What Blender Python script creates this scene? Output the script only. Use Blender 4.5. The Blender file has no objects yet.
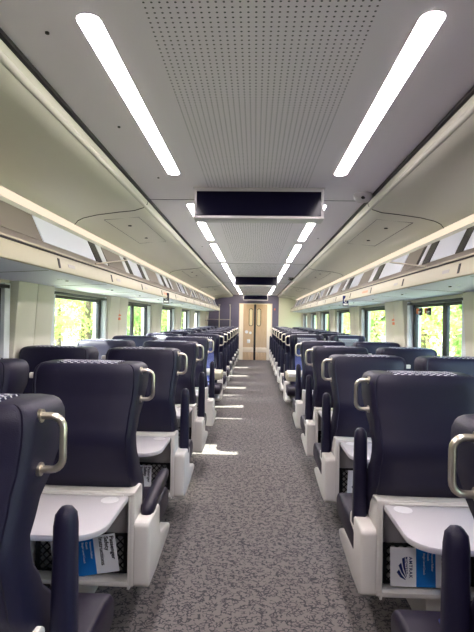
import bpy, bmesh, math, random
from mathutils import Vector, Matrix
random.seed(7)
SC = bpy.context.scene
COL = SC.collection
PI = math.pi

# ------------------------------------------------------------------ materials
def new_mat(name):
    m = bpy.data.materials.new(name); m.use_nodes = True
    nt = m.node_tree; nt.nodes.clear()
    out = nt.nodes.new('ShaderNodeOutputMaterial')
    return m, nt, out

def N(nt, typ, **kw):
    n = nt.nodes.new(typ)
    for k, v in kw.items():
        if hasattr(n, k) and k not in n.inputs.keys(): setattr(n, k, v)
        else: n.inputs[k].default_value = v
    return n

def srgb(r, g, b):
    f = lambda c: (c/255/12.92) if c/255 <= .04045 else ((c/255+.055)/1.055)**2.4
    return (f(r), f(g), f(b), 1)

def mat(name, col, rough=.5, metal=0, spec=.5, noise=0, nscale=20, bump=0, bscale=200, coat=0):
    m, nt, out = new_mat(name)
    b = nt.nodes.new('ShaderNodeBsdfPrincipled')
    b.inputs['Base Color'].default_value = srgb(*col)
    b.inputs['Roughness'].default_value = rough
    b.inputs['Metallic'].default_value = metal
    b.inputs['Specular IOR Level'].default_value = spec
    b.inputs['Coat Weight'].default_value = coat
    tc = nt.nodes.new('ShaderNodeTexCoord')
    if noise:
        nz = nt.nodes.new('ShaderNodeTexNoise'); nz.inputs['Scale'].default_value = nscale; nz.inputs['Detail'].default_value = 4
        nt.links.new(tc.outputs['Object'], nz.inputs['Vector'])
        mx = nt.nodes.new('ShaderNodeMix'); mx.data_type = 'RGBA'
        c = srgb(*col)
        mx.inputs['A'].default_value = tuple(x*(1-noise) for x in c[:3])+(1,)
        mx.inputs['B'].default_value = tuple(min(1, x*(1+noise)) for x in c[:3])+(1,)
        nt.links.new(nz.outputs['Fac'], mx.inputs['Factor'])
        nt.links.new(mx.outputs['Result'], b.inputs['Base Color'])
    if bump:
        nb = nt.nodes.new('ShaderNodeTexNoise'); nb.inputs['Scale'].default_value = bscale
        nt.links.new(tc.outputs['Object'], nb.inputs['Vector'])
        bp = nt.nodes.new('ShaderNodeBump'); bp.inputs['Strength'].default_value = bump; bp.inputs['Distance'].default_value = .002
        nt.links.new(nb.outputs['Fac'], bp.inputs['Height'])
        nt.links.new(bp.outputs['Normal'], b.inputs['Normal'])
    nt.links.new(b.outputs[0], out.inputs[0])
    return m

def emit(name, col, strength):
    m, nt, out = new_mat(name)
    e = nt.nodes.new('ShaderNodeEmission'); e.inputs[0].default_value = (*col, 1); e.inputs[1].default_value = strength
    nt.links.new(e.outputs[0], out.inputs[0])
    return m

def mathn(nt, op, a, b=None, c=None):
    n = nt.nodes.new('ShaderNodeMath'); n.operation = op
    for i, v in enumerate((a, b, c)):
        if v is None: continue
        if isinstance(v, (int, float)): n.inputs[i].default_value = v
        else: nt.links.new(v, n.inputs[i])
    return n.outputs[0]

def mixcol(nt, fac, a, b):
    mx = nt.nodes.new('ShaderNodeMix'); mx.data_type = 'RGBA'
    for k, v in (('Factor', fac), ('A', a), ('B', b)):
        if isinstance(v, (int, float, tuple)): mx.inputs[k].default_value = v
        else: nt.links.new(v, mx.inputs[k])
    return mx.outputs['Result']

def perforated():
    m, nt, out = new_mat('perforated_ceiling')
    b = nt.nodes.new('ShaderNodeBsdfPrincipled'); b.inputs['Roughness'].default_value = .6
    tc = nt.nodes.new('ShaderNodeTexCoord'); sp = nt.nodes.new('ShaderNodeSeparateXYZ')
    nt.links.new(tc.outputs['Object'], sp.inputs[0])
    p = .0205
    fx = mathn(nt, 'SUBTRACT', mathn(nt, 'FRACT', mathn(nt, 'DIVIDE', sp.outputs[0], p)), .5)
    fy = mathn(nt, 'SUBTRACT', mathn(nt, 'FRACT', mathn(nt, 'DIVIDE', sp.outputs[1], p)), .5)
    d = mathn(nt, 'SQRT', mathn(nt, 'ADD', mathn(nt, 'MULTIPLY', fx, fx), mathn(nt, 'MULTIPLY', fy, fy)))
    hole = mathn(nt, 'LESS_THAN', d, .16)
    # holes only inside the perforated field
    ax = mathn(nt, 'LESS_THAN', mathn(nt, 'ABSOLUTE', sp.outputs[0]), .31)
    ym = mathn(nt, 'FRACT', mathn(nt, 'DIVIDE', mathn(nt, 'SUBTRACT', sp.outputs[1], 3.03-3.6), 3.6))
    ay = mathn(nt, 'MULTIPLY', mathn(nt, 'GREATER_THAN', ym, .03), mathn(nt, 'LESS_THAN', ym, .97))
    f = mathn(nt, 'MULTIPLY', hole, mathn(nt, 'MULTIPLY', ax, ay))
    col = mixcol(nt, f, srgb(228, 221, 228), srgb(70, 68, 74))
    nt.links.new(col, b.inputs['Base Color'])
    nt.links.new(b.outputs[0], out.inputs[0])
    return m

def carpet():
    m, nt, out = new_mat('patterned_carpet')
    b = nt.nodes.new('ShaderNodeBsdfPrincipled'); b.inputs['Roughness'].default_value = .95
    b.inputs['Specular IOR Level'].default_value = .15
    tc = nt.nodes.new('ShaderNodeTexCoord')
    nz = N(nt, 'ShaderNodeTexNoise'); nz.inputs['Scale'].default_value = 26; nz.inputs['Detail'].default_value = 3
    nt.links.new(tc.outputs['Object'], nz.inputs['Vector'])
    va = nt.nodes.new('ShaderNodeVectorMath'); va.operation = 'SCALE'; va.inputs['Scale'].default_value = .045
    nt.links.new(nz.outputs['Color'], va.inputs[0])
    vb = nt.nodes.new('ShaderNodeVectorMath'); vb.operation = 'ADD'
    nt.links.new(tc.outputs['Object'], vb.inputs[0]); nt.links.new(va.outputs[0], vb.inputs[1])
    mp = nt.nodes.new('ShaderNodeMapping'); mp.inputs['Scale'].default_value = (1, 1.25, 1)
    nt.links.new(vb.outputs[0], mp.inputs[0])
    vo = nt.nodes.new('ShaderNodeTexVoronoi'); vo.feature = 'DISTANCE_TO_EDGE'; vo.inputs['Scale'].default_value = 42
    nt.links.new(mp.outputs[0], vo.inputs['Vector'])
    line = mathn(nt, 'LESS_THAN', vo.outputs['Distance'], .10)
    n2 = N(nt, 'ShaderNodeTexNoise'); n2.inputs['Scale'].default_value = 30
    nt.links.new(tc.outputs['Object'], n2.inputs['Vector'])
    gate = mathn(nt, 'GREATER_THAN', n2.outputs['Fac'], .46)
    f = mathn(nt, 'MULTIPLY', mathn(nt, 'MULTIPLY', line, gate), .8)
    n3 = N(nt, 'ShaderNodeTexNoise'); n3.inputs['Scale'].default_value = 420
    nt.links.new(tc.outputs['Object'], n3.inputs['Vector'])
    base = mixcol(nt, n3.outputs['Fac'], srgb(94, 90, 89), srgb(136, 130, 127))
    col = mixcol(nt, f, base, srgb(48, 50, 56))
    nt.links.new(col, b.inputs['Base Color'])
    bp = nt.nodes.new('ShaderNodeBump'); bp.inputs['Strength'].default_value = .3; bp.inputs['Distance'].default_value = .003
    nt.links.new(n3.outputs['Fac'], bp.inputs['Height']); nt.links.new(bp.outputs[0], b.inputs['Normal'])
    nt.links.new(b.outputs[0], out.inputs[0])
    return m

def dashes(name, base, dash, px, pz, fx=.55, fz=.4, axis=(0, 2)):
    m, nt, out = new_mat(name)
    b = nt.nodes.new('ShaderNodeBsdfPrincipled'); b.inputs['Roughness'].default_value = .85
    tc = nt.nodes.new('ShaderNodeTexCoord'); sp = nt.nodes.new('ShaderNodeSeparateXYZ')
    nt.links.new(tc.outputs['Object'], sp.inputs[0])
    zi = mathn(nt, 'DIVIDE', sp.outputs[axis[1]], pz)
    if len(axis) > 2: zi = mathn(nt, 'ADD', zi, mathn(nt, 'DIVIDE', sp.outputs[axis[2]], pz))
    row = mathn(nt, 'FLOOR', zi)
    xi = mathn(nt, 'ADD', mathn(nt, 'DIVIDE', sp.outputs[axis[0]], px), mathn(nt, 'MULTIPLY', row, .5))
    f = mathn(nt, 'MULTIPLY', mathn(nt, 'LESS_THAN', mathn(nt, 'FRACT', xi), fx), mathn(nt, 'LESS_THAN', mathn(nt, 'FRACT', zi), fz))
    nt.links.new(mixcol(nt, f, srgb(*base), srgb(*dash)), b.inputs['Base Color'])
    nt.links.new(b.outputs[0], out.inputs[0])
    return m

def wood():
    m, nt, out = new_mat('pale_wood_laminate')
    b = nt.nodes.new('ShaderNodeBsdfPrincipled'); b.inputs['Roughness'].default_value = .45
    tc = nt.nodes.new('ShaderNodeTexCoord')
    mp = nt.nodes.new('ShaderNodeMapping'); mp.inputs['Scale'].default_value = (14, 14, 1.2)
    nt.links.new(tc.outputs['Object'], mp.inputs[0])
    nz = N(nt, 'ShaderNodeTexNoise'); nz.inputs['Scale'].default_value = 3; nz.inputs['Detail'].default_value = 5
    nt.links.new(mp.outputs[0], nz.inputs['Vector'])
    nt.links.new(mixcol(nt, nz.outputs['Fac'], srgb(196, 164, 126), srgb(226, 200, 165)), b.inputs['Base Color'])
    nt.links.new(b.outputs[0], out.inputs[0])
    return m

def glass_mat():
    m, nt, out = new_mat('window_glass')
    t = nt.nodes.new('ShaderNodeBsdfTransparent'); t.inputs[0].default_value = (.93, .97, .94, 1)
    g = nt.nodes.new('ShaderNodeBsdfGlossy'); g.inputs['Roughness'].default_value = .02; g.inputs[0].default_value = (.9, .95, 1, 1)
    fr = nt.nodes.new('ShaderNodeFresnel'); fr.inputs[0].default_value = 1.28
    ge = nt.nodes.new('ShaderNodeNewGeometry'); fac = mathn(nt, 'MULTIPLY', fr.outputs[0], mathn(nt, 'SUBTRACT', 1.0, ge.outputs['Backfacing']))
    mx = nt.nodes.new('ShaderNodeMixShader')
    nt.links.new(fac, mx.inputs[0]); nt.links.new(t.outputs[0], mx.inputs[1]); nt.links.new(g.outputs[0], mx.inputs[2])
    nt.links.new(mx.outputs[0], out.inputs[0])
    return m

def leafmat(name, a, b_):
    m, nt, out = new_mat(name)
    d = nt.nodes.new('ShaderNodeBsdfDiffuse'); t = nt.nodes.new('ShaderNodeBsdfTranslucent')
    tc = nt.nodes.new('ShaderNodeTexCoord'); nz = N(nt, 'ShaderNodeTexNoise'); nz.inputs['Scale'].default_value = .9
    nt.links.new(tc.outputs['Object'], nz.inputs['Vector'])
    r = nt.nodes.new('ShaderNodeMapRange'); r.inputs['From Min'].default_value = .35; r.inputs['From Max'].default_value = .65
    nt.links.new(nz.outputs['Fac'], r.inputs[0])
    c = mixcol(nt, r.outputs[0], srgb(*a), srgb(*b_))
    nt.links.new(c, d.inputs[0]); nt.links.new(c, t.inputs[0])
    mx = nt.nodes.new('ShaderNodeMixShader'); mx.inputs[0].default_value = .45
    nt.links.new(d.outputs[0], mx.inputs[1]); nt.links.new(t.outputs[0], mx.inputs[2])
    nt.links.new(mx.outputs[0], out.inputs[0])
    return m

M = dict(
    leather=mat('navy_leather', (20, 17, 42), .52, spec=.35, bump=.25, bscale=350, noise=.12, nscale=9),
    leather2=mat('dark_plum_leather', (26, 19, 38), .45, spec=.35, bump=.2, bscale=350),
    fabric=dashes('woven_seat_fabric', (70, 78, 136), (160, 168, 212), .016, .012, .5, .35),
    cover=dashes('headrest_weave', (38, 38, 66), (236, 236, 242), .030, .013, .42, .5, (0, 2, 1)),
    shell=mat('white_moulded_plastic', (212, 208, 202), .38),
    recess=mat('grey_moulded_plastic', (172, 170, 168), .5),
    tray=mat('pale_grey_tray', (202, 198, 202), .4),
    cup=mat('cup_disc', (236, 234, 236), .3),
    chrome=mat('brushed_metal', (222, 213, 198), .3, metal=1),
    net=mat('black_elastic', (16, 16, 18), .8),
    ceil=perforated(),
    ceil_panel=mat('cool_grey_ceiling_panel', (228, 221, 228), .6),
    side_ceiling=mat('warm_grey_side_ceiling', (200, 197, 182), .45),
    lip=mat('pale_cornice', (190, 187, 176), .5),
    groove=mat('dark_seam', (46, 44, 46), .7),
    lamp=emit('ceiling_lamp_diffuser', (1, .90, .92), 21.0),
    cove=emit('warm_cove_light', (1, .80, .61), .42),
    fascia=mat('cream_fascia', (168, 162, 138), .5),
    under=mat('white_rack_underside', (238, 240, 250), .5),
    rackgrey=mat('taupe_rack_panel', (128, 119, 111), .4),
    rackdark=mat('dark_rack_strip', (48, 48, 54), .25),
    rackglass=mat('rack_panel_pale_reflection', (236, 240, 255), .15, spec=.8),  # pale bluish base colour stands in for reflected light
    rackpale=mat('pale_rack_strip', (224, 226, 232), .3),
    pillar=mat('cream_wall_panel', (216, 212, 196), .45),
    wall=mat('cream_lower_wall', (198, 194, 182), .5),
    frame=mat('black_window_rubber', (22, 22, 24), .4),
    reveal=mat('white_window_reveal', (224, 228, 232), .4),
    glass=glass_mat(),
    carpet=carpet(),
    screen=mat('dark_screen', (14, 13, 30), .12, spec=.06),
    bezel=mat('white_bezel', (196, 192, 194), .5),
    purple=mat('purple_grey_bulkhead', (98, 94, 118), .5, noise=.06, nscale=3),
    cream2=mat('pale_green_cream_bulkhead', (212, 212, 186), .5),
    wood=wood(),
    doorpale=mat('pale_door_strip', (238, 224, 200), .4),
    glow=mat('frosted_door_panel', (255, 246, 228), .5),
    black=mat('black_rubber', (14, 14, 16), .5),
    white=mat('white_print', (245, 245, 245), .5),
    blue=mat('blue_print', (22, 120, 205), .45),
    navy=mat('navy_print', (16, 40, 104), .5),
    ink=mat('black_print', (18, 18, 22), .6),
    card=mat('laminated_card', (250, 250, 252), .3),
    orange=mat('orange_print', (226, 120, 78), .5),
    greyprint=mat('grey_print', (150, 146, 140), .5),
    ground=mat('trackside_grass', (170, 176, 140), .9, noise=.3, nscale=1),
    bark=mat('bark', (96, 82, 66), .9, noise=.2, nscale=8),
    leaf1=leafmat('light_green_leaves', (158, 182, 96), (198, 210, 140)),
    leaf2=leafmat('mid_green_leaves', (126, 158, 90), (172, 192, 124)),
    outer=mat('outer_car_shell', (150, 150, 154), .6),
    camblack=mat('smoked_dome', (18, 18, 20), .1),
)

# ------------------------------------------------------------------ mesh helper
class MB:
    def __init__(s): s.bm = bmesh.new()
    def box(s, x0, x1, y0, y1, z0, z1, bev=0, seg=2):
        vs = [s.bm.verts.new((x, y, z)) for x in (x0, x1) for y in (y0, y1) for z in (z0, z1)]
        idx = [(0,1,3,2),(4,6,7,5),(0,4,5,1),(2,3,7,6),(0,2,6,4),(1,5,7,3)]
        fs = [s.bm.faces.new([vs[i] for i in f]) for f in idx]
        s._bev(fs, bev, seg); return s
    def _bev(s, fs, bev, seg):
        if bev:
            bmesh.ops.recalc_face_normals(s.bm, faces=fs)
            es = list({e for f in fs for e in f.edges})
            bmesh.ops.bevel(s.bm, geom=es, offset=bev, segments=seg, affect='EDGES', profile=.5, clamp_overlap=True)
    def prism(s, prof, axis, a, b, bev=0, seg=2):
        """closed profile extruded along axis 'x','y' or 'z' from a to b"""
        def P(p, t):
            return {'x': (t, p[0], p[1]), 'y': (p[0], t, p[1]), 'z': (p[0], p[1], t)}[axis]
        A = [s.bm.verts.new(P(p, a)) for p in prof]; B = [s.bm.verts.new(P(p, b)) for p in prof]
        n = len(prof); fs = [s.bm.faces.new(A), s.bm.faces.new(B[::-1])]
        for i in range(n): fs.append(s.bm.faces.new((A[i], B[i], B[(i+1) % n], A[(i+1) % n])))
        s._bev(fs, bev, seg); return s
    def loft(s, secs, cap=True):
        R = [[s.bm.verts.new(p) for p in sec] for sec in secs]; n = len(R[0])
        for a, b in zip(R, R[1:]):
            for i in range(n): s.bm.faces.new((a[i], a[(i+1) % n], b[(i+1) % n], b[i]))
        if cap: s.bm.faces.new(R[0][::-1]); s.bm.faces.new(R[-1])
        return s
    def sheet(s, pts, y0, y1, th=.004, ny=1):
        """open polyline in (x,z) swept along y with thickness"""
        off = []
        for i, p in enumerate(pts):
            a = Vector(pts[max(i-1, 0)]); b = Vector(pts[min(i+1, len(pts)-1)])
            t = (b-a).normalized(); n = Vector((-t.y, t.x)); off.append((p[0]+n.x*th, p[1]+n.y*th))
        return s.prism(list(pts)+off[::-1], 'y', y0, y1)
    def tube(s, path, r, n=10, cap=True):
        path = [Vector(p) for p in path]; rings = []
        rr = r if isinstance(r, (list, tuple)) else [r]*len(path)
        up = None
        for i, p in enumerate(path):
            t = (path[min(i+1, len(path)-1)]-path[max(i-1, 0)]).normalized()
            if up is None:
                up = Vector((0, 0, 1)) if abs(t.z) < .9 else Vector((1, 0, 0))
            u = t.cross(up).normalized(); v = u.cross(t).normalized(); up = v
            rings.append([p+(u*math.cos(2*PI*k/n)+v*math.sin(2*PI*k/n))*rr[i] for k in range(n)])
        return s.loft(rings, cap)
    def disc(s, c, r, n=24, axis='z', h=.002, ry=None):
        ry = ry or r
        pr = [(r*math.cos(2*PI*k/n), ry*math.sin(2*PI*k/n)) for k in range(n)]
        c = Vector(c)
        if axis == 'z': return s.prism([(c.x+a, c.y+b) for a, b in pr], 'z', c.z, c.z+h)
        if axis == 'y': return s.prism([(c.x+a, c.z+b) for a, b in pr], 'y', c.y, c.y+h)
        return s.prism([(c.y+a, c.z+b) for a, b in pr], 'x', c.x, c.x+h)
    def xform(s, mt): bmesh.ops.transform(s.bm, matrix=mt, verts=s.bm.verts); return s
    def build(s, name, m, parent=None, smooth=True, ang=32, flip=1, **props):
        if flip < 0:
            for v in s.bm.verts: v.co.x *= -1
        bmesh.ops.recalc_face_normals(s.bm, faces=s.bm.faces)
        me = bpy.data.meshes.new(name); s.bm.to_mesh(me); s.bm.free()
        if smooth:
            for p in me.polygons: p.use_smooth = True
            me.set_sharp_from_angle(angle=math.radians(ang))
        me.materials.append(m)
        o = bpy.data.objects.new(name, me); COL.objects.link(o)
        if parent: o.parent = parent
        for k, v in props.items(): o[k] = v
        return o

def empty(name, loc=(0, 0, 0), rz=0, **props):
    o = bpy.data.objects.new(name, None); COL.objects.link(o); o.location = loc; o.rotation_euler = (0, 0, rz)
    o.empty_display_size = .1
    for k, v in props.items(): o[k] = v
    return o

def tag(o, label=None, category=None, group=None, kind=None):
    for k, v in (('label', label), ('category', category), ('group', group), ('kind', kind)):
        if v: o[k] = v
    return o

KIDS = {}
def copy_tree(o, parent=None):
    c = o.copy(); COL.objects.link(c)
    if parent:
        c.parent = parent
    for ch in list(o.children): copy_tree(ch, c)
    return c

def text_mesh(name, body, size, m, parent, mtx, align='LEFT'):
    cu = bpy.data.curves.new(name, 'FONT'); cu.body = body; cu.size = size; cu.extrude = .0004; cu.offset = size*.02; cu.align_x = align; cu.space_character = 1.25 if name == 'logo_words' else 1
    t = bpy.data.objects.new(name, cu); COL.objects.link(t)
    dg = bpy.context.evaluated_depsgraph_get()
    me = bpy.data.meshes.new_from_object(t.evaluated_get(dg)); me.name = name
    bpy.data.objects.remove(t)
    me.transform(mtx); me.materials.clear(); me.materials.append(m)
    o = bpy.data.objects.new(name, me); COL.objects.link(o); o.parent = parent
    return o

def interp(tab, z):
    if z <= tab[0][0]: return tab[0][1]
    for (a, p), (b, q) in zip(tab, tab[1:]):
        if z <= b:
            t = (z-a)/(b-a); t = t*t*(3-2*t)
            return p+(q-p)*t
    return tab[-1][1]

# ------------------------------------------------------------------ setting
Y0, Y1 = -2.2, 15.6
def st(mb, name, m, parent=None, **kw):
    o = mb.build(name, m, parent, **kw)
    if not parent: o['kind'] = 'structure'
    return o

st(MB().box(-1.66, 1.66, Y0, Y1+3.2, -.06, 0), 'floor', M['carpet'])
# central ceiling (perforated field) and side ceilings
st(MB().box(-.745, .745, Y0, Y1+.2, 2.15, 2.20), 'ceiling', M['ceil'])
side_prof = [(.735, 2.150), (.742, 2.118), (.77, 2.093), (.83, 2.074), (.94, 2.062), (1.10, 2.050), (1.20, 2.034), (1.245, 2.016), (1.268, 1.99)]
for s, nm in ((-1, 'left'), (1, 'right')):
    pr = [(x*s, z) for x, z in side_prof] + [(1.268*s, 2.03), (.70*s, 2.19)]
    st(MB().prism(pr, 'y', Y0, Y1), 'ceiling_'+nm, M['side_ceiling'], ang=60)
    # dark shadow gap along the joint plus pale cornice roll
    st(MB().box(min(.722*s, .752*s), max(.722*s, .752*s), Y0, Y1, 2.136, 2.1515), 'trim_'+('1' if s < 0 else '2'), M['groove'])
    st(MB().tube([(.762*s, Y0, 2.112), (.762*s, Y1, 2.112)], .016, 12), 'trim_'+('3' if s < 0 else '4'), M['lip'])
# cross seams in ceiling
k = 5
for ys in (-.45, 3.15, 6.75, 10.35, 13.95):
    st(MB().box(-.725, .725, ys-.003, ys+.003, 2.148, 2.152), 'trim_%d' % k, M['groove']); k += 1
    for s in (-1, 1):
        pts = [(x*s, z-.0015) for x, z in side_prof]
        # seam sweeps slightly along the car as it runs outwards
        path = [(x, ys+(.0 if abs(x) < .95 else (abs(x)-.95)*.25), z) for x, z in pts]
        st(MB().tube(path, .0028, 6), 'trim_%d' % k, M['groove']); k += 1
# service hatches on side ceilings
for s in (-1, 1):
    for yy in (3.35, 6.95, 10.55):
        h = MB()
        for (a, b) in (((.85, yy), (1.10, yy)), ((1.10, yy), (1.10, yy+1.05)), ((1.10, yy+1.05), (.85, yy+1.05)), ((.85, yy+1.05), (.85, yy))):
            za = interp([(x, z) for x, z in side_prof], a[0])-.001; zb = interp([(x, z) for x, z in side_prof], b[0])-.001
            h.tube([(a[0]*s, a[1], za), (b[0]*s, b[1], zb)], .0016, 5)
        st(h, 'trim_%d' % k, M['groove']); k += 1
        for y2 in (yy+.25, yy+.8):
            st(MB().disc((.98*s, y2, 2.054), .014, 14, 'z', .006), 'trim_%d' % k, M['groove']); k += 1
# small sprinkler/screw dots in the central ceiling
for x, y in ((-.60, 1.30), (-.585, 1.95), (-.565, 2.66), (.60, 4.6), (-.60, 5.2)):
    st(MB().disc((x, y, 2.146), .006, 12, 'z', .005), 'trim_%d' % k, M['groove']); k += 1

# side walls --------------------------------------------------------
WIN = [(3.62+2.1*i, 4.90+2.1*i) for i in range(-2, 6)]; WIN[1] = (1.66, 2.93)   # window spans in depth
ZB, ZT = .80, 1.525
def wall_x(z): return 1.62-.05*max(0, (z-.8))/.74
wn = 1
for s, nm in ((-1, 'left'), (1, 'right')):
    wins = WIN if s > 0 else WIN[:-1]
    w = MB()
    w.box(min(1.62*s, 1.70*s), max(1.62*s, 1.70*s), Y0, Y1+.2, 0, ZB)                # dado
    w.box(min(1.60*s, 1.70*s), max(1.60*s, 1.70*s), Y0, Y1+.2, ZT+.02, 2.30)          # above windows
    ys = [Y0]+[v for a in wins for v in a]+[Y1+.2]
    for a, b in zip(ys[::2], ys[1::2]): w.box(min(1.60*s, 1.70*s), max(1.60*s, 1.70*s), a-.02, b+.02, ZB-.01, ZT+.03)
    st(w, 'wall_'+nm, M['wall'])
    # pillars between the windows: slightly inclined cream panels with a seam
    for a, b in zip(ys[::2], ys[1::2]):
        a2, b2 = a+(.07 if a > Y0 else 0), b-(.07 if b < Y1 else 0)
        for c, d in ((a2, (a2+b2)/2-.003), ((a2+b2)/2+.003, b2)):
            pr = [(1.535*s, 1.575), (1.585*s, ZB-.05), (1.61*s, ZB-.05), (1.61*s, 1.575)]
            st(MB().prism(pr, 'y', c, d, .008), 'trim_%d' % k, M['pillar']); k += 1
    # dado sill
    st(MB().box(min(1.575*s, 1.62*s), max(1.575*s, 1.62*s), Y0, Y1, ZB-.09, ZB-.05, .008), 'trim_%d' % k, M['lip']); k += 1
    st(MB().box(min(1.56*s, 1.62*s), max(1.56*s, 1.62*s), Y0, Y1, 0, .10, .01), 'baseboard_'+nm, M['groove'])
    for i, (a, b) in enumerate(wins):
        e = empty('window_%d' % wn, (0, 0, 0)); e['kind'] = 'structure'; wn += 1
        rv = MB()   # white reveal around the opening
        rv.box(min(1.575*s, 1.66*s), max(1.575*s, 1.66*s), a-.04, a+.03, ZB-.05, ZT+.03, .006)
        rv.box(min(1.575*s, 1.66*s), max(1.575*s, 1.66*s), b-.03, b+.04, ZB-.05, ZT+.03, .006)
        rv.box(min(1.575*s, 1.66*s), max(1.575*s, 1.66*s), a-.04, b+.04, ZB-.05, ZB, .006)
        rv.build('window_reveal', M['reveal'], e)
        fr = MB(); f = .042
        X0, X1 = sorted((1.615*s, 1.65*s))
        fr.box(X0, X1, a+.02, a+.02+f, ZB, ZT, .004); fr.box(X0, X1, b-.02-f-.03, b-.02, ZB, ZT, .004)
        fr.box(X0, X1, a+.02, b-.02, ZT-.03, ZT+.02, .004); fr.box(X0, X1, a+.02, b-.02, ZB, ZB+f, .004)
        if (s > 0 and i in (2, 5)) or (s < 0 and i == 3):
            fr.box(X0, X1, a+.42, a+.50, ZB, ZT, .004)
        fr.build('window_frame', M['frame'], e)
        MB().box(*sorted((1.630*s, 1.636*s)), a+.03, b-.03, ZB+.01, ZT-.01).build('pane', M['glass'], e)
        MB().box(*sorted((1.57*s, 1.61*s)), a-.02, b+.02, ZT-.005, ZT+.018, .003).build('blind_cassette', M['frame'], e)
        if s < 0 and i < 2:     # blind added to keep stray sun off the near floor
            bl = MB(); bl.box(-1.606, -1.602, a+.03, b-.03, ZB+.02, ZT); bl.tube([(-1.604, a+.03, ZB+.03), (-1.604, b-.03, ZB+.03)], .010, 8)
            bl.build('added_sun_blind', M['groove'], e)
        if s > 0 and i == 2:
            for q in range(2):
                yy = b-.20-q*.22
                g = MB().box(1.598, 1.616, yy-.035, yy+.035, 1.43, 1.485, .006)
                g.build('emergency_pull_handle', M['orange'], e)
                MB().box(1.594, 1.612, yy-.125, yy-.05, 1.415, 1.485, .008).build('handle_bracket', M['black'], e)
                MB().tube([(1.590, yy-.115, 1.452), (1.583, yy-.0875, 1.44), (1.590, yy-.06, 1.452)], .006, 8).build('pull_loop', M['white'], e)
# roof and rear
st(MB().box(-1.75, 1.75, Y0, Y1+3.2, 2.30, 2.36), 'roof', M['outer'])
st(MB().box(-1.70, 1.70, Y0-.06, Y0, 0, 2.32), 'wall_back', M['purple'])

# bulkhead with doorway ------------------------------------------------
b = MB(); b.box(-1.62, -.52, Y1, Y1+.06, 0, 2.15); b.box(.56, .78, Y1, Y1+.06, 0, 2.15); b.box(-.52, .56, Y1, Y1+.06, 1.86, 2.15)
st(b, 'wall_front', M['purple'])
st(MB().box(.78, 1.62, Y1-.04, Y1+.06, 0, 2.12, .01), 'trim_%d' % k, M['cream2']); k += 1
# vestibule behind the door
b = MB(); b.box(-1.6, -1.55, Y1+.06, Y1+3.2, 0, 2.3); b.box(1.55, 1.6, Y1+.06, Y1+3.2, 0, 2.3); b.box(-1.6, 1.6, Y1+3.14, Y1+3.2, 0, 2.3)
st(b, 'wall_vestibule', M['doorpale'])
e = empty('door_1', (0, Y1, 0)); e['kind'] = 'structure'
fr = MB(); fr.box(-.53, -.50, -.015, .07, 0, 1.87, .004); fr.box(.54, .57, -.015, .07, 0, 1.87, .004); fr.box(-.53, .57, -.015, .07, 1.845, 1.875, .004)
fr.build('door_frame', M['doorpale'], e)
MB().box(-.50, -.385, .02, .05, 0, 1.845).build('side_light', M['glow'], e)
MB().box(.40, .54, .02, .05, 0, 1.845).build('side_light', M['glow'], e)
def leaf(x0, x1, wx):
    # panel with a tall rounded window opening
    lf = MB(); z0, z1, w = 1.13, 1.70, .062
    n = 10; pts = []
    for j in range(n+1): a = PI*j/n; pts.append((wx+w*math.cos(a), z1-w+w*math.sin(a)))
    for j in range(n+1): a = PI+PI*j/n; pts.append((wx+w*math.cos(a), z0+w+w*math.sin(a)))
    lf.box(x0, wx-w, 0, .03, .40, 1.845); lf.box(wx+w, x1, 0, .03, .40, 1.845)
    up = [(wx-w, 1.845), (wx+w, 1.845)]+pts[:n+1]; dn = [(wx+w, .40), (wx-w, .40)]+pts[n+1:]
    lf.prism(up, 'y', 0, .03); lf.prism(dn, 'y', 0, .03)
    o = lf.build('door_leaf', M['wood'], e, smooth=False)
    rim = MB(); rim.tube([(p[0], -.002, p[1]) for p in pts+pts[:1]], .010, 8); rim.build('window_rim', M['black'], o)
    MB().box(wx-w, wx+w, .012, .018, z0, z1).build('pane', M['glass'], o)
    kb = MB(); kb.box(x0+.005, x1-.005, -.006, .026, .26, .42, .004); kb.build('kick_rail', M['doorpale'], o)
    kp = MB(); kp.box(x0, x1, .0, .026, .0, .26)
    m_ = 3
    for j in range(m_):
        xa = x0+.03+(x1-x0-.06)*j/m_; kp.box(xa+.01, xa+(x1-x0-.06)/m_-.01, -.006, .0, .03, .235, .003)
    kp.build('kick_panel', M['wood'], o)
    return o
lf = leaf(-.385, -.035, -.13); rf = leaf(.035, .40, .13)
MB().box(-.035, .035, -.004, .04, 0, 1.845, .006).build('centre_seal', M['black'], e)
MB().disc((-.27, -.004, .93), .055, 24, 'y', .004).build('door_sticker', M['white'], lf)
MB().disc((-.145, -.004, .90), .045, 24, 'y', .004).build('door_sticker', M['white'], lf)
MB().box(-.25, -.15, -.004, 0, .56, .68, .002).build('door_notice', M['white'], lf)
MB().box(.63, .67, -.012, 0, 1.66, 1.72, .004).build('small_notice', M['orange'], e)

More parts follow.
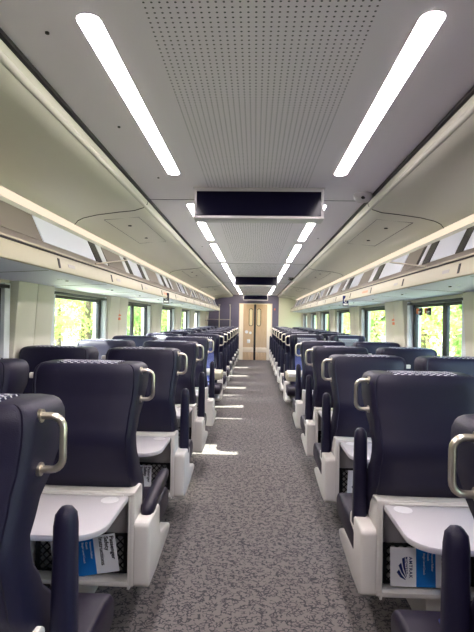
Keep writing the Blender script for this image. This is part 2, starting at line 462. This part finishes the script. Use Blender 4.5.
# ------------------------------------------------------------------ overhead luggage racks (one continuous unit a side)
pat_left = [(-.6, .9, 'g'), (.95, 1.45, 't'), (1.5, 2.55, 't'), (2.63, 3.50, 'g'), (3.52, 3.66, 'd'), (3.68, 3.80, 'p'), (3.82, 4.33, 't'), (4.34, 4.46, 'p'), (4.47, 4.60, 'd'), (4.61, 4.98, 'g'), (5.0, 5.14, 'd'), (5.16, 5.32, 'p'), (5.34, 5.92, 't'), (5.94, 6.18, 'g'), (6.2, 6.36, 'd'), (6.37, 6.6, 'p')]  # irregular bright, dark and pale pieces imitate reflections on the rack back
pat_right = [(-.6, 1.2, 'g'), (1.25, 1.8, 't'), (1.85, 2.78, 'g'), (2.79, 2.90, 'd'), (2.91, 3.31, 'g'), (3.33, 3.47, 'd'), (3.48, 3.55, 'p'), (3.56, 3.60, 'd'), (3.62, 3.96, 't'), (3.98, 4.66, 'g'), (4.70, 4.9, 'd'), (4.92, 5.10, 'p'), (5.12, 5.60, 't'), (5.62, 6.1, 'g'), (6.15, 6.4, 'd'), (6.41, 6.6, 'p')]
def extend(p):
    q = list(p); base = [(a, b, c) for a, b, c in p if a > 3.5 and b < 6.7]
    span = base[-1][1]-base[0][0]+.02; off = span
    while base[0][0]+off < 14.4:
        q += [(a+off, min(b+off, 14.9), c) for a, b, c in base if a+off < 14.6]; off += span
    return q
RX = {'g': 'rackglass', 't': 'rackgrey', 'd': 'rackdark', 'p': 'rackpale'}
RN = {'g': 'glossy_panel', 't': 'back_panel', 'd': 'dark_reflection_strip', 'p': 'pale_reflection_strip'}
YR = 14.65
for s, nm, pat in ((-1, 'left', pat_left), (1, 'right', pat_right)):
    e = empty('luggage_rack', (1.2*s, 0, 1.6))
    tag(e, 'long cream overhead luggage rack with glossy panels above the %s-hand windows' % nm, 'luggage rack', 'overhead luggage racks')
    T = Matrix.Translation((-1.2*s, 0, -1.6))
    def rp(mb, name, m, par=None, **kw):
        return mb.xform(T).build(name, m, par or e, **kw)
    S = lambda pts: [(x*s, z) for x, z in pts]
    und = MB().prism(S([(1.10, 1.597), (1.58, 1.573), (1.60, 1.60), (1.12, 1.64)]), 'y', Y0, YR, .003)
    rp(und, 'rack_underside', M['under'])
    fas = MB().prism(S([(1.092, 1.602), (1.098, 1.597), (1.125, 1.597), (1.14, 1.69), (1.112, 1.69)]), 'y', Y0, YR, .003)
    rp(fas, 'fascia', M['fascia'])
    rp(MB().prism(S([(1.108, 1.690), (1.114, 1.700), (1.15, 1.700), (1.15, 1.688)]), 'y', Y0, YR), 'dark_seam_strip', M['groove'])
    rp(MB().prism(S([(1.106, 1.699), (1.110, 1.709), (1.16, 1.712), (1.16, 1.699)]), 'y', Y0, YR), 'nose_lip', M['fascia'])
    rp(MB().prism(S([(1.116, 1.709), (1.207, 1.768), (1.24, 1.768), (1.20, 1.700)]), 'y', Y0, YR), 'shelf_edge', M['rackgrey'])
    rp(MB().prism(S([(1.212, 1.766), (1.284, 1.925), (1.31, 1.925), (1.24, 1.766)]), 'y', Y0, YR), 'rack_back', M['rackgrey'])
    for a, b_, c in extend(pat):
        if b_ < 0: continue
        m_ = MB().prism(S([(1.206, 1.770), (1.278, 1.925), (1.284, 1.922), (1.212, 1.768)]), 'y', a, b_)
        rp(m_, RN[c], M[RX[c]])
    rp(MB().prism(S([(1.274, 1.922), (1.268, 1.942), (1.31, 1.942), (1.31, 1.922)]), 'y', Y0, YR), 'upper_lip', M['lip'])
    rp(MB().prism(S([(1.276, 1.940), (1.268, 1.991), (1.29, 1.991), (1.30, 1.940)]), 'y', Y0, YR), 'cove_light', M['cove'])
    # diagonal strut
    for yy in ((3.22, 8.0) if s < 0 else (3.12, 8.0)):
        rp(MB().tube([(1.112*s, yy, 1.715), (1.262*s, yy+1.35, 1.91)], .006, 8), 'strut', M['chrome'])
    # seat number plates + printed patches on the fascia
    for j in range(13):
        yy = 1.62+j*.97
        xa = lambda z: (1.092+(z-1.60)*.222)*s
        rp(MB().prism([(xa(1.618)-.003*s, 1.618), (xa(1.672)-.003*s, 1.672), (xa(1.672)+.004*s, 1.672), (xa(1.618)+.004*s, 1.618)], 'y', yy-.012, yy+.012), 'number_plate', M['groove'])
        orange = (s > 0 and j in (3,)) or (s < 0 and j in (4,))
        rp(MB().prism([(xa(1.635)-.0015*s, 1.635), (xa(1.655)-.0015*s, 1.655), (xa(1.655)+.004*s, 1.655), (xa(1.635)+.004*s, 1.635)], 'y', yy+.13, yy+(.36 if orange else .23)), 'seat_number_print', M['orange'] if orange else M['greyprint'])
    # reading lamps under the rack
    for j in range(13):
        yy = 2.0+j*1.0
        rp(MB().disc((1.27*s, yy, 1.583), .016, 14, 'z', .008), 'reading_lamp', M['rackpale'])
        rp(MB().disc((1.27*s, yy+.12, 1.583), .010, 14, 'z', .007), 'call_button', M['rackdark'])
        rp(MB().tube([(1.12*s, yy+.5, 1.5955), (1.57*s, yy+.5, 1.573)], .0016, 5), 'panel_seam', M['greyprint'])

# hanging blade signs under the rack
for s, nm in ((-1, 'left'), (1, 'right')):
    e = empty('blade_sign', (1.105*s, 5.8, 1.60)); tag(e, 'small dark blade sign with white ring hanging from the %s luggage rack' % nm, 'sign', 'blade signs under the racks')
    MB().box(-.035, .035, -.006, .006, -.07, .058, .004).build('sign_plate', M['navy'] if s > 0 else M['rackdark'], e)
    pts = [(.018*math.cos(a), -.009, .0+.022*math.sin(a)) for a in [PI*.25+1.5*PI*j/12 for j in range(13)]]
    MB().tube(pts, .005, 6).build('ring_mark', M['white'], e)
    MB().box(-.028, .028, -.008, -.004, -.06, -.038, .001).build('text_bar', M['white'], e)
# stickers on the pillars
for s, nm in ((-1, 'left'), (1, 'right')):
    e = empty('exit_sticker', (1.548*s, 5.33, 1.38)); tag(e, 'orange emergency exit sticker on the second %s window pillar' % nm, 'sticker', 'orange pillar stickers')
    mb = MB()
    for j in range(4): mb.box(*sorted((-.001*s, .004*s)), -.05, .05-.02*(j % 2), .07-j*.045, .10-j*.045)
    mb.build('printed_lines', M['orange'], e)

# ------------------------------------------------------------------ ceiling lamps
spans = [(-.75, .75), (1.22, 2.60), (3.27, 4.77), (5.02, 6.50), (6.80, 8.28), (8.62, 10.05), (10.45, 11.85), (12.25, 13.65), (14.0, 15.0)]
ordn = ['behind the camera', 'nearest', 'second', 'third', 'fourth', 'fifth', 'sixth', 'seventh', 'farthest']
for s, nm in ((-1, 'left'), (1, 'right')):
    for i, (a, b_) in enumerate(spans):
        L = b_-a; e = empty('ceiling_lamp', ((.452 if s > 0 else .462)*s, (a+b_)/2, 2.15))
        tag(e, '%s bright white strip lamp in the %s row of the ceiling' % (ordn[i], nm), 'ceiling lamp', 'ceiling strip lamps')
        w, h = .032, L/2
        pr = []
        for cx, cy, a0 in ((w-.028, h-.028, 0), (-w+.028, h-.028, PI/2), (-w+.028, -h+.028, PI), (w-.028, -h+.028, 1.5*PI)):
            for j in range(5): a_ = a0+PI/2*j/4; pr.append((cx+.028*math.cos(a_), cy+.028*math.sin(a_)))
        MB().prism(pr, 'z', -.002, .001).build('diffuser', M['lamp'], e)
        MB().prism([(x*1.12, y*1.003) for x, y in pr], 'z', -.0012, .001).build('lamp_trim', M['ceil_panel'], e)

# ------------------------------------------------------------------ information screens
for (yy, lab) in ((2.85, 'large dark information screen in white housing hanging from the near ceiling'), (8.6, 'dark information screen hanging halfway down the carriage ceiling'), (15.1, 'dark information screen above the end doors, the farthest one')):
    e = empty('information_screen', (.01, yy, 2.15)); tag(e, lab, 'screen', 'ceiling information screens')
    MB().box(-.395, .395, .0, .13, -.185, .0, .008).build('housing', M['bezel'], e)
    if yy > 14: MB().box(-.38, .38, -.004, .002, -.17, -.03, .002).build('display', M['screen'], e, smooth=False)
    else: MB().box(-.378, .378, -.004, .002, -.172, -.024, .002).build('display', M['screen'], e, smooth=False)
    MB().box(-.40, .40, -.008, .14, -.008, .002, .003).build('mounting_flange', M['bezel'], e)
    MB().box(-.397, .397, -.006, .13, -.190, -.178, .004).build('bottom_lip', M['bezel'], e)

# security cameras
for (x, yy, lab) in ((.665, 2.98, 'white dome security camera on ceiling right of the near screen'), (.665, 8.9, 'small dark ceiling camera farther along on the right side')):
    e = empty('security_camera', (x, yy, 2.15)); tag(e, lab, 'camera', 'ceiling cameras')
    prof = [(.058, 0), (.058, -.016), (.052, -.034), (.036, -.048), (.0, -.054)]
    secs = [[(max(r, .0005)*math.cos(2*PI*j/20), max(r, .0005)*math.sin(2*PI*j/20), z) for j in range(20)] for r, z in prof]
    MB().loft(secs).build('dome_housing', M['bezel'] if yy < 5 else M['camblack'], e)
    MB().loft([[(-.008+r*math.cos(2*PI*j/14), -.046+r*math.sin(2*PI*j/14)*.6, z) for j in range(14)] for r, z in ((.012, -.026), (.014, -.034), (.009, -.042), (.0005, -.045))]).build('lens', M['camblack'], e)

# ------------------------------------------------------------------ seats
REAR = [(.44, .02), (.57, .0), (.62, -.055), (.70, -.085), (.83, -.115), (.95, -.085), (1.02, -.065), (1.10, -.055), (1.16, -.045)]
FRONT = [(.44, .17), (.54, .165), (.62, .13), (.70, .07), (.76, .03), (.83, .015), (.90, .045), (.97, .105), (1.04, .155), (1.10, .168), (1.14, .16), (1.16, .14)]
WID = [(.44, .215), (.60, .230), (.70, .225), (.83, .220), (.93, .225), (1.0, .233), (1.06, .237), (1.16, .237)]
CONC = .03
def back_section(z, w, inset=0, cz=1.0):
    r, f = interp(REAR, z)+inset*.5, interp(FRONT, z)-inset*.6
    w = interp(WID, z)-inset; t = f-r; q = min(.03, t*.28); c = min(CONC, t*.3)*cz
    P = [(-w+.03, r), (-w*.5, r-.006), (0, r-.008), (w*.5, r-.006), (w-.03, r), (w-.024, r+.004), (w-.018, r+.0015), (w-.006, r+.010), (w, r+q), (w, f-q), (w-.010, f-q*.3), (w-.03, f),
         (w-.055, f-c*.35), (w-.07, f-c), (0, f-c*1.1), (-w+.07, f-c), (-w+.055, f-c*.35), (-w+.03, f), (-w+.010, f-q*.3), (-w, f-q), (-w, r+q), (-w+.006, r+.010), (-w+.018, r+.0015), (-w+.024, r+.004)]
    return [(x, y, z) for x, y in P]

def make_double_seat(flip, tray_out, arm_up, name='double_seat'):
    """aisle side at local +x (before flip); seat faces +y; origin on the floor under the handle line"""
    root = empty(name)
    drop = .006 if flip > 0 else .026; sx = .008 if flip > 0 else .032
    def B(mb, n, m, p=root, **kw):
        if n in ('backrest', 'fabric_panel', 'headrest_cover', 'grab_handle', 'coat_hook'):
            for v in mb.bm.verts:
                if v.co.z > .6: v.co.z -= drop*min(1, (v.co.z-.6)/.35)
        return mb.build(n, M[m], p, flip=flip, **kw)
    for kind, cx in (('aisle', .285), ('window', -.29)):
        w = .235
        secs = []
        for z in (.45, .50, .56, .60, .64, .68, .72, .76, .80, .84, .88, .92, .96, 1.0, 1.03, 1.06, 1.09):
            secs.append([(x+cx, y, z_) for x, y, z_ in back_section(z, w)])
        for z, i in ((1.112, .001), (1.128, .005), (1.138, .011), (1.146, .021), (1.150, .034)):
            secs.append([(x+cx, y, z_) for x, y, z_ in back_section(z, w, i, max(0, 1-i*20))])
        bk = B(MB().loft(secs), 'backrest', 'leather', ang=50)
        # woven front panel
        zs = [.47, .52, .58, .64, .70, .76, .82, .88, .93, .955]
        sec = []
        for z in zs:
            f = interp(FRONT, z); r = interp(REAR, z); t = f-r; c = min(CONC, t*.3)
            y1 = f-c+.010; sec.append([(cx-.15, y1-.02, z), (cx+.15, y1-.02, z), (cx+.155, y1-.003, z), (cx+.13, y1+.004, z), (cx, y1+.006, z), (cx-.13, y1+.004, z), (cx-.155, y1-.003, z)])
        B(MB().loft(sec), 'fabric_panel', 'fabric', bk, ang=60)
        # head cover wrapping over the top
        path = []
        for z in (.96, 1.0, 1.05, 1.10): path.append((interp(FRONT, z)-CONC+.008, z))
        path += [(.115, 1.142), (.085, 1.1555), (.03, 1.1575), (-.01, 1.156), (-.030, 1.151), (-.040, 1.143)]
        inner = [(y-.006 if i < 5 else y, z-.006) if i < 8 else (y+.006, z-.002) for i, (y, z) in enumerate(path)]
        B(MB().prism(path+inner[::-1], 'x', cx-.135, cx+.135), 'headrest_cover', 'cover', bk, ang=60)
        if kind == 'aisle':
            h = MB(); x0 = cx+w-.004; R = .028
            p = [(x0, 0, .994)]
            xo = x0+.058
            for j in range(6): a = -PI/2+PI/2*j/5; p.append((xo-R+R*math.cos(a), 0, .994+R+R*math.sin(a)))
            for j in range(6): a = PI/2*j/5; p.append((xo-R+R*math.cos(a), 0, 1.120-R+R*math.sin(a)))
            p.append((x0, 0, 1.120))
            h.tube(p, .0088, 12)
            for zz in (.994, 1.120): h.disc((x0, 0, zz), .016, 16, 'x', .008)
            B(h, 'grab_handle', 'chrome', bk)
        # cushion
        cw0, cw1 = (cx-.235, cx+.285) if kind == 'aisle' else (cx-.225, cx+.235)
        prof = [(.02, .33), (.02, .43), (.10, .445), (.25, .45), (.38, .455), (.44, .445), (.47, .415), (.475, .375), (.455, .34), (.40, .325)]
        cu = B(MB().prism(prof, 'x', cw0, cw1, .018, 3), 'seat_cushion', 'leather2', ang=45)
        B(MB().prism([(.10, .44), (.25, .455), (.37, .4625), (.37, .44), (.25, .44)], 'x', cx-.17, cx+.17, .003), 'fabric_panel', 'fabric', cu)
        # moulded shell behind
        s0, s1 = cx-.235, cx+.235
        sh = MB()
        s1 -= sx*(kind == 'aisle'); sh.box(s0, s1+(.016 if kind == 'aisle' else 0), -.105, .0, .588, .612, .006)
        sh.box(s0, s1, -.105, .02, .212, .234, .006)
        sh.box(s0, s0+.016, -.105, .0, .2, .60, .005)
        sh.box(s1-.012, s1, -.105, .0, .2, .60, .005)
        if kind == 'aisle':
            sh.prism([(-.105, .215), (-.105, .606), (-.095, .613), (.01, .613), (.03, .60), (.05, .40), (.05, .22)], 'x', s1-.006, s1+.016, .006)
            sh.prism([(-.108, .225), (-.108, .475), (-.09, .49), (.10, .49), (.12, .475), (.125, .38), (.15, .335), (.36, .29), (.395, .275), (.395, .25), (.36, .235), (.06, .205), (-.085, .205)], 'x', s1+.010, s1+.080, .014, 3)
        shell = B(sh, 'seat_shell', 'shell', ang=40)
        B(MB().box(s0+.01, s1-.01, -.022, -.01, .215, .6), 'recess_panel', 'recess', shell)
        # net pocket
        nm_ = MB(); nx0, nx1, nz0, nz1 = s0+.03, s1-.022, .240, .412; yy = -.045
        nm_.box(nx0, nx1, yy-.004, yy+.006, nz1-.012, nz1, .003); nm_.box(nx0, nx1, yy-.004, yy+.006, nz0, nz0+.010, .003)
        nm_.box(nx0, nx0+.022, yy-.004, yy+.006, nz0, nz1, .003); nm_.box(nx1-.022, nx1, yy-.004, yy+.006, nz0, nz1, .003)
        H = nz1-nz0; stp = .034; W = nx1-nx0
        t = -H
        while t < W:
            for sg in (1, -1):
                a0, a1 = max(0, t), min(W, t+H)
                if a1-a0 < .02: continue
                za, zb = nz0+(a0-t), nz0+(a1-t)
                if sg < 0: za, zb = nz1-(a0-t), nz1-(a1-t)
                nm_.tube([(nx0+a0, yy, za), (nx0+a1, yy, zb)], .0034, 4, False)
            t += stp
        B(nm_, 'net_pocket', 'net', shell, smooth=False)
        # tray
        tr = MB()
        out = tray_out and kind == 'aisle'
        if out:
            R = .11; xa, xb, ya, yb = s0+.012, s1-.012, -.475, -.095
            pr = [(xa, yb), (xb, yb), (xb, ya+R)]
            for j in range(1, 7): a = PI/2*j/6; pr.append((xb-R+R*math.cos(a), ya+R-R*math.sin(a)))
            for j in range(0, 7): a = PI/2*j/6; pr.append((xa+R-R*math.sin(a), ya+R-R*math.cos(a)))
            tr.prism(pr, 'z', .572, .596, .006)
            tray = B(tr, 'tray_table', 'tray', ang=40)
            B(MB().disc((s1-.075, -.155, .5945), .036, 28, 'z', .003), 'cup_recess', 'cup', tray)
            B(MB().box(xa+.02, xb-.02, -.112, -.098, .596, .604, .003), 'tray_hinge', 'shell', tray)
        else:
            tr.box(s0+.012, s1-.012, -.118, -.10, .42, .60, .008)
            tray = B(tr, 'tray_table', 'tray', ang=40)
            B(MB().box(cx-.03, cx+.03, -.124, -.116, .585, .60, .003), 'tray_latch', 'shell', tray)
    # armrests: aisle (up or down), centre and window ones down
    def arm_up_mb(x):
        secs = []
        for z, hw, hy in ((.46, .030, .034), (.56, .029, .034), (.72, .027, .031), (.84, .026, .028), (.868, .023, .024), (.882, .014, .014), (.886, .004, .005)):
            secs.append([(x+hw*c, .055+hy*d, z) for c, d in ((-1, -.55), (-.6, -1), (.6, -1), (1, -.55), (1, .55), (.6, 1), (-.6, 1), (-1, .55))])
        return MB().loft(secs)
    if arm_up: B(arm_up_mb(.571-sx).xform(Matrix.Translation((0, 0, -.004 if flip > 0 else -.012))), 'armrest', 'leather', ang=60)
    else:
        secs = []
        for y, hw, hz, zc in ((-.04, .004, .005, .50), (-.03, .02, .022, .50), (-.0, .028, .032, .50), (.1, .027, .030, .515), (.33, .026, .027, .535), (.39, .022, .022, .538), (.405, .008, .008, .538)):
            secs.append([(.563-sx*.5+hw*c, y, zc+hz*d) for c, d in ((-1, -.55), (-.6, -1), (.6, -1), (1, -.55), (1, .55), (.6, 1), (-.6, 1), (-1, .55))])
        B(MB().loft(secs), 'armrest', 'leather2', ang=60)
    B(arm_up_mb(0).xform(Matrix.Translation((-.003, -.01, 0)) @ Matrix.Diagonal((.8, 1, 1, 1))), 'centre_armrest', 'leather', ang=60)
    # bracket with coat hook between the two backs
    B(MB().box(.012, .052, .0, .018, 1.075, 1.10, .004), 'coat_hook', 'shell')
    # pedestal and beam
    pd = MB(); pd.loft([[(.20, -.03, 0), (.26, -.03, 0), (.26, .40, 0), (.20, .40, 0)], [(.20, -.035, .03), (.26, -.035, .03), (.26, .36, .05), (.20, .36, .05)], [(.14, -.06, .225), (.29, -.06, .225), (.29, .32, .26), (.14, .32, .26)]])
    pd.box(-.52, .50, .08, .26, .24, .33, .01)
    B(pd, 'pedestal', 'shell')
    return root

CX = 1.02
A_up = make_double_seat(1, True, True); A_dn = make_double_seat(1, True, False)
B_up = make_double_seat(-1, True, True)
A_st = make_double_seat(1, False, True); B_st = make_double_seat(-1, False, True)
used = set()
def place(proto, x, y, rz, label, grp):
    o = proto if proto.name not in used else copy_tree(proto)
    used.add(o.name if o is proto else proto.name)
    o.location = (x, y, 0); o.rotation_euler = (0, 0, rz); tag(o, label, 'train seat', grp)
    return o
nth = ['nearest', 'second', 'third', 'fourth', 'fifth']
G1 = 'navy leather double seats seen from behind'; G2 = 'double seats facing the camera beyond the tables'
for n in range(5):
    extra_l = ['with the largest metal handle', 'aisle armrest folded down', 'aisle armrest raised', 'aisle armrest raised', 'backing onto the left table bay']
    extra_r = ['handle cut by right edge', 'pocket holding logo card', 'aisle armrest raised', 'aisle armrest raised', 'backing onto the right table bay']
    place(A_dn if n == 1 else A_up, -CX, 1.07+n+(.022 if n == 0 else 0), 0, '%s navy double seat on the left, seen from behind, %s' % (nth[n], extra_l[n]), G1)
    place(B_up, CX, 1.07+n, 0, '%s navy double seat on the right, seen from behind, %s' % (nth[n], extra_r[n]), G1)
nthf = ['first', 'second', 'third', 'fourth', 'fifth', 'sixth', 'seventh', 'eighth', 'ninth']
for n in range(8):
    y = 6.75+n*.98
    tail = ', across the white table' if n == 0 else (', last before the end wall' if n == 7 else ', counted from the table')
    place(B_st, -CX, y, PI, '%s left double seat facing the camera%s' % (nthf[n], tail), G2)
    place(A_st, CX, y, PI, '%s right double seat facing the camera%s' % (nthf[n], tail), G2)

# tables in the facing bay
for s, nm in ((-1, 'left'), (1, 'right')):
    e = empty('fixed_table', (CX*s, 5.92, 0)); tag(e, 'cream fixed table jutting to the aisle between facing seats, %s side' % nm, 'table', 'tables between facing seats')
    MB().box(-.60, .52, -.20, .20, .655, .70, .012, 3).build('tabletop', M['shell'], e)
    MB().box(*sorted((-.62*s, -.50*s)), -.19, .19, .60, .69, .014, 3).build('table_edge', M['fascia'], e)
    MB().prism([(-.06, 0), (.06, 0), (.04, .66), (-.04, .66)], 'y', -.05, .05, .01).build('leg', M['shell'], e)

# ------------------------------------------------------------------ safety cards in the pockets
def make_card():
    root = empty('safety_card')
    L, H = .285, .158      # long side lies horizontally; text reads downwards
    MB().box(-L/2, L/2, -.0006, .0008, -H/2, H/2).build('card_sheet', M['card'], root, smooth=False)
    MB().box(-.035, .045, -.0014, -.0006, -H/2, H/2).build('blue_band', M['blue'], root, smooth=False)
    # text lies in x/z plane facing -y, rotated clockwise a quarter turn
    def tm(x, z): return Matrix.Translation((x, -.0016, z)) @ Matrix.Rotation(PI/2, 4, 'X') @ Matrix.Rotation(-PI/2, 4, 'Z')
    for i, wd in enumerate(('Passenger', 'Safety', 'Instructions')):
        text_mesh('printed_words', wd, .0245, M['ink'], root, tm(.118-i*.024, H/2-.008))
    for i, wd in enumerate(('Venture Railcar', 'Coach', 'Single Level Coach')):
        text_mesh('printed_words', wd, .0115, M['white'], root, tm(.028-i*.017, H/2-.02))
    for wd, x, sz in (('AMTRAK', -.064, .0185), ('MIDWEST', -.080, .0135)):
        text_mesh('logo_words', wd, sz, M['navy'], root, tm(x, .042))
    lg = MB()
    for q, (tx, tz, wx, wz) in enumerate(((-.116, -.022, .010, .012), (-.108, .006, .011, .011), (-.094, .034, .012, .006))):
        ax, az = -.080+q*.0022, -.052+q*.006        # tapering blades fanning out from one foot
        bx, bz = tx+wx, tz+wz
        m1 = ((ax+tx)/2-.0035, (az+tz)/2-.004+.002*q); m2 = ((ax+bx)/2-.002, (az+bz)/2-.001)
        lg.prism([(ax, az), m1, (tx, tz), (bx, bz), m2, (ax+.001, az+.002)], 'y', -.0016, -.0008)
    lg.build('railway_logo', M['navy'], root, smooth=False)
    return root
c0 = make_card()
# left card slanted, the others level
for i, (x, y, z, ry, lab) in enumerate((
        (-.715, 2.005, .316, math.radians(-10), 'slanted white and blue passenger safety card in the nearest left net pocket'),
        (.728, 2.005, .322, 0, 'level safety card showing a navy railway logo in the nearest right net pocket'),
        (-.79, 3.005, .318, 0, 'safety card in the net pocket of the third left seat'),
        (.745, 3.005, .318, math.radians(3), 'safety card in the net pocket of the third right seat'))):
    c = c0 if i == 0 else copy_tree(c0)
    c.location = (x, y, z); c.rotation_euler = (math.radians(-4), ry, 0)
    tag(c, lab, 'safety card', 'safety cards in seat pockets')

# ------------------------------------------------------------------ end luggage stand on the left
e = empty('luggage_stand', (-1.12, 15.0, 0)); tag(e, 'tall metal luggage stand with shelves at the far left end', 'luggage stand')
for x in (-.40, .0, .34):
    MB().tube([(x, -.28, 0), (x, -.28, 1.72), (x-.02, -.20, 1.80), (x-.02, .28, 1.80)], .014, 8).build('post', M['chrome'], e)
for z in (.25, .85, 1.28):
    MB().box(-.44, .36, -.28, .50, z, z+.02, .004).build('shelf', M['purple'], e)
    MB().tube([(-.42, -.29, z+.05), (.36, -.29, z+.05)], .009, 8).build('guard_rail', M['chrome'], e)

# ------------------------------------------------------------------ outside
st(MB().box(-60, 60, -30, 120, -1.3, -1.2), 'ground', M['ground'])
def make_tree(seed, hgt, spread, lm):
    rnd = random.Random(seed)
    root = empty('trackside_tree')
    tr = MB(); tr.tube([(0, 0, -.1), (.1, .05, hgt*.35), (-.05, .1, hgt*.7), (.05, 0, hgt*.92)], [.22, .17, .1, .03], 8)
    for j in range(7):
        a = rnd.uniform(0, 2*PI); z = hgt*rnd.uniform(.25, .7); l = spread*rnd.uniform(.5, .8)
        tr.tube([(0, 0, z), (l*.5*math.cos(a), l*.5*math.sin(a), z+.5), (l*math.cos(a), l*math.sin(a), z+1.2)], [.07, .05, .02], 6)
    tr.build('trunk', M['bark'], root)
    bm = bmesh.new()
    blobs = []
    for j in range(26):
        a = rnd.uniform(0, 2*PI); z = hgt*(.08+.92*rnd.random()**.8); rr = spread*math.sqrt(rnd.random())*(.55+.45*math.sin(PI*min(1, z/hgt)))
        blobs.append((Vector((rr*math.cos(a), rr*math.sin(a), z)), rnd.uniform(.65, 1.05)))
    for c, r in blobs:
        for _ in range(150):
            d = Vector((rnd.gauss(0, 1), rnd.gauss(0, 1), rnd.gauss(0, .8))).normalized()*r*rnd.uniform(.55, 1.05)
            p = c+d; n = Vector((rnd.gauss(0, 1), rnd.gauss(0, 1), rnd.gauss(0, 1)+.4)).normalized()
            u = n.orthogonal().normalized(); v = n.cross(u); s_ = rnd.uniform(.09, .19)
            bm.faces.new([bm.verts.new(p+u*s_), bm.verts.new(p+v*s_*.55), bm.verts.new(p-u*s_), bm.verts.new(p-v*s_*.55)])
    me = bpy.data.meshes.new('foliage'); bm.to_mesh(me); bm.free(); me.materials.append(lm)
    o = bpy.data.objects.new('foliage', me); COL.objects.link(o); o.parent = root
    return root
protos = [make_tree(1, 7.0, 1.75, M['leaf1']), make_tree(2, 6.0, 1.8, M['leaf2']), make_tree(3, 8.0, 1.7, M['leaf1'])]
rnd = random.Random(5); usedt = set(); 
for s, nm in ((-1, 'left'), (1, 'right')):
    for i in range(22):
        pr = protos[i % 3] if (nm == 'left') else protos[(i+1) % 3]
        o = pr if pr.name not in usedt else copy_tree(pr)
        usedt.add(pr.name)
        o.location = (s*(9.5+rnd.uniform(0, .5)+(5.6 if i % 2 else 0)), 3+i*3.0+rnd.uniform(-.1, .1), -1.2)
        o.rotation_euler = (0, 0, rnd.uniform(0, 6.28)); k_ = rnd.uniform(.9, 1.05); o.scale = (k_, k_, k_)
        tag(o, 'sunlit green leafy tree outside beyond the %s-hand windows' % nm, 'tree', 'trees outside the %s windows' % nm)

# ------------------------------------------------------------------ light
wd = bpy.data.worlds.new('World'); SC.world = wd; wd.use_nodes = True
nt = wd.node_tree; bg = nt.nodes['Background']
sky = nt.nodes.new('ShaderNodeTexSky'); sky.sky_type = 'NISHITA'; sky.sun_disc = False
sky.sun_elevation = math.radians(46); sky.sun_rotation = math.radians(-85); sky.dust_density = 2
nt.links.new(sky.outputs[0], bg.inputs[0]); bg.inputs[1].default_value = .9
sl = bpy.data.lights.new('sun', 'SUN'); sl.energy = 15; sl.angle = math.radians(.6); sl.color = (1, .95, .86)
so = bpy.data.objects.new('sun', sl); COL.objects.link(so)

SUNDIR = Vector((1.0, .33, -1.0))   # travels from the left windows down to the aisle
so.rotation_euler = SUNDIR.to_track_quat('-Z', 'Y').to_euler(); so.location = (-20, 8, 20)
# vestibule lamp
al = bpy.data.lights.new('vestibule_lamp', 'AREA'); al.energy = 22; al.size = .8; al.color = (1, .86, .66)
ao = bpy.data.objects.new('vestibule_lamp', al); COL.objects.link(ao); ao.location = (0, Y1+1.6, 2.2)
# added fill light without a fitting, brightens the door leaves from the saloon side
a2 = bpy.data.lights.new('door_fill_light', 'AREA'); a2.shape = 'RECTANGLE'; a2.size = .9; a2.size_y = .1; a2.energy = 14; a2.color = (1, .84, .62)
ao2 = bpy.data.objects.new('door_fill_light', a2); COL.objects.link(ao2); ao2.location = (0, Y1-.45, 2.13); ao2.rotation_euler = (math.radians(15), 0, 0)

# ------------------------------------------------------------------ camera
cd = bpy.data.cameras.new('camera'); cam = bpy.data.objects.new('camera', cd); COL.objects.link(cam)
cd.sensor_fit = 'VERTICAL'; cd.sensor_height = 36; cd.lens = 470/632*36; cd.clip_start = .02; cd.clip_end = 300
yaw = math.atan(18/470); pitch = math.atan(3/470); roll = math.radians(1.0)
mt = Matrix.Rotation(yaw, 4, 'Z') @ Matrix.Rotation(PI/2+pitch, 4, 'X') @ Matrix.Rotation(roll, 4, 'Z')
mt.translation = (0, 0, 1.35); cam.matrix_world = mt
SC.camera = cam
SC.view_settings.view_transform = 'Standard'; SC.view_settings.look = 'None'
SC.view_settings.exposure = 1.42; SC.view_settings.gamma = 1; SC.view_settings.use_curve_mapping = False
SC.cycles.max_bounces = 8; SC.cycles.diffuse_bounces = 5; SC.cycles.transparent_max_bounces = 12
SC.cycles.sample_clamp_indirect = 6
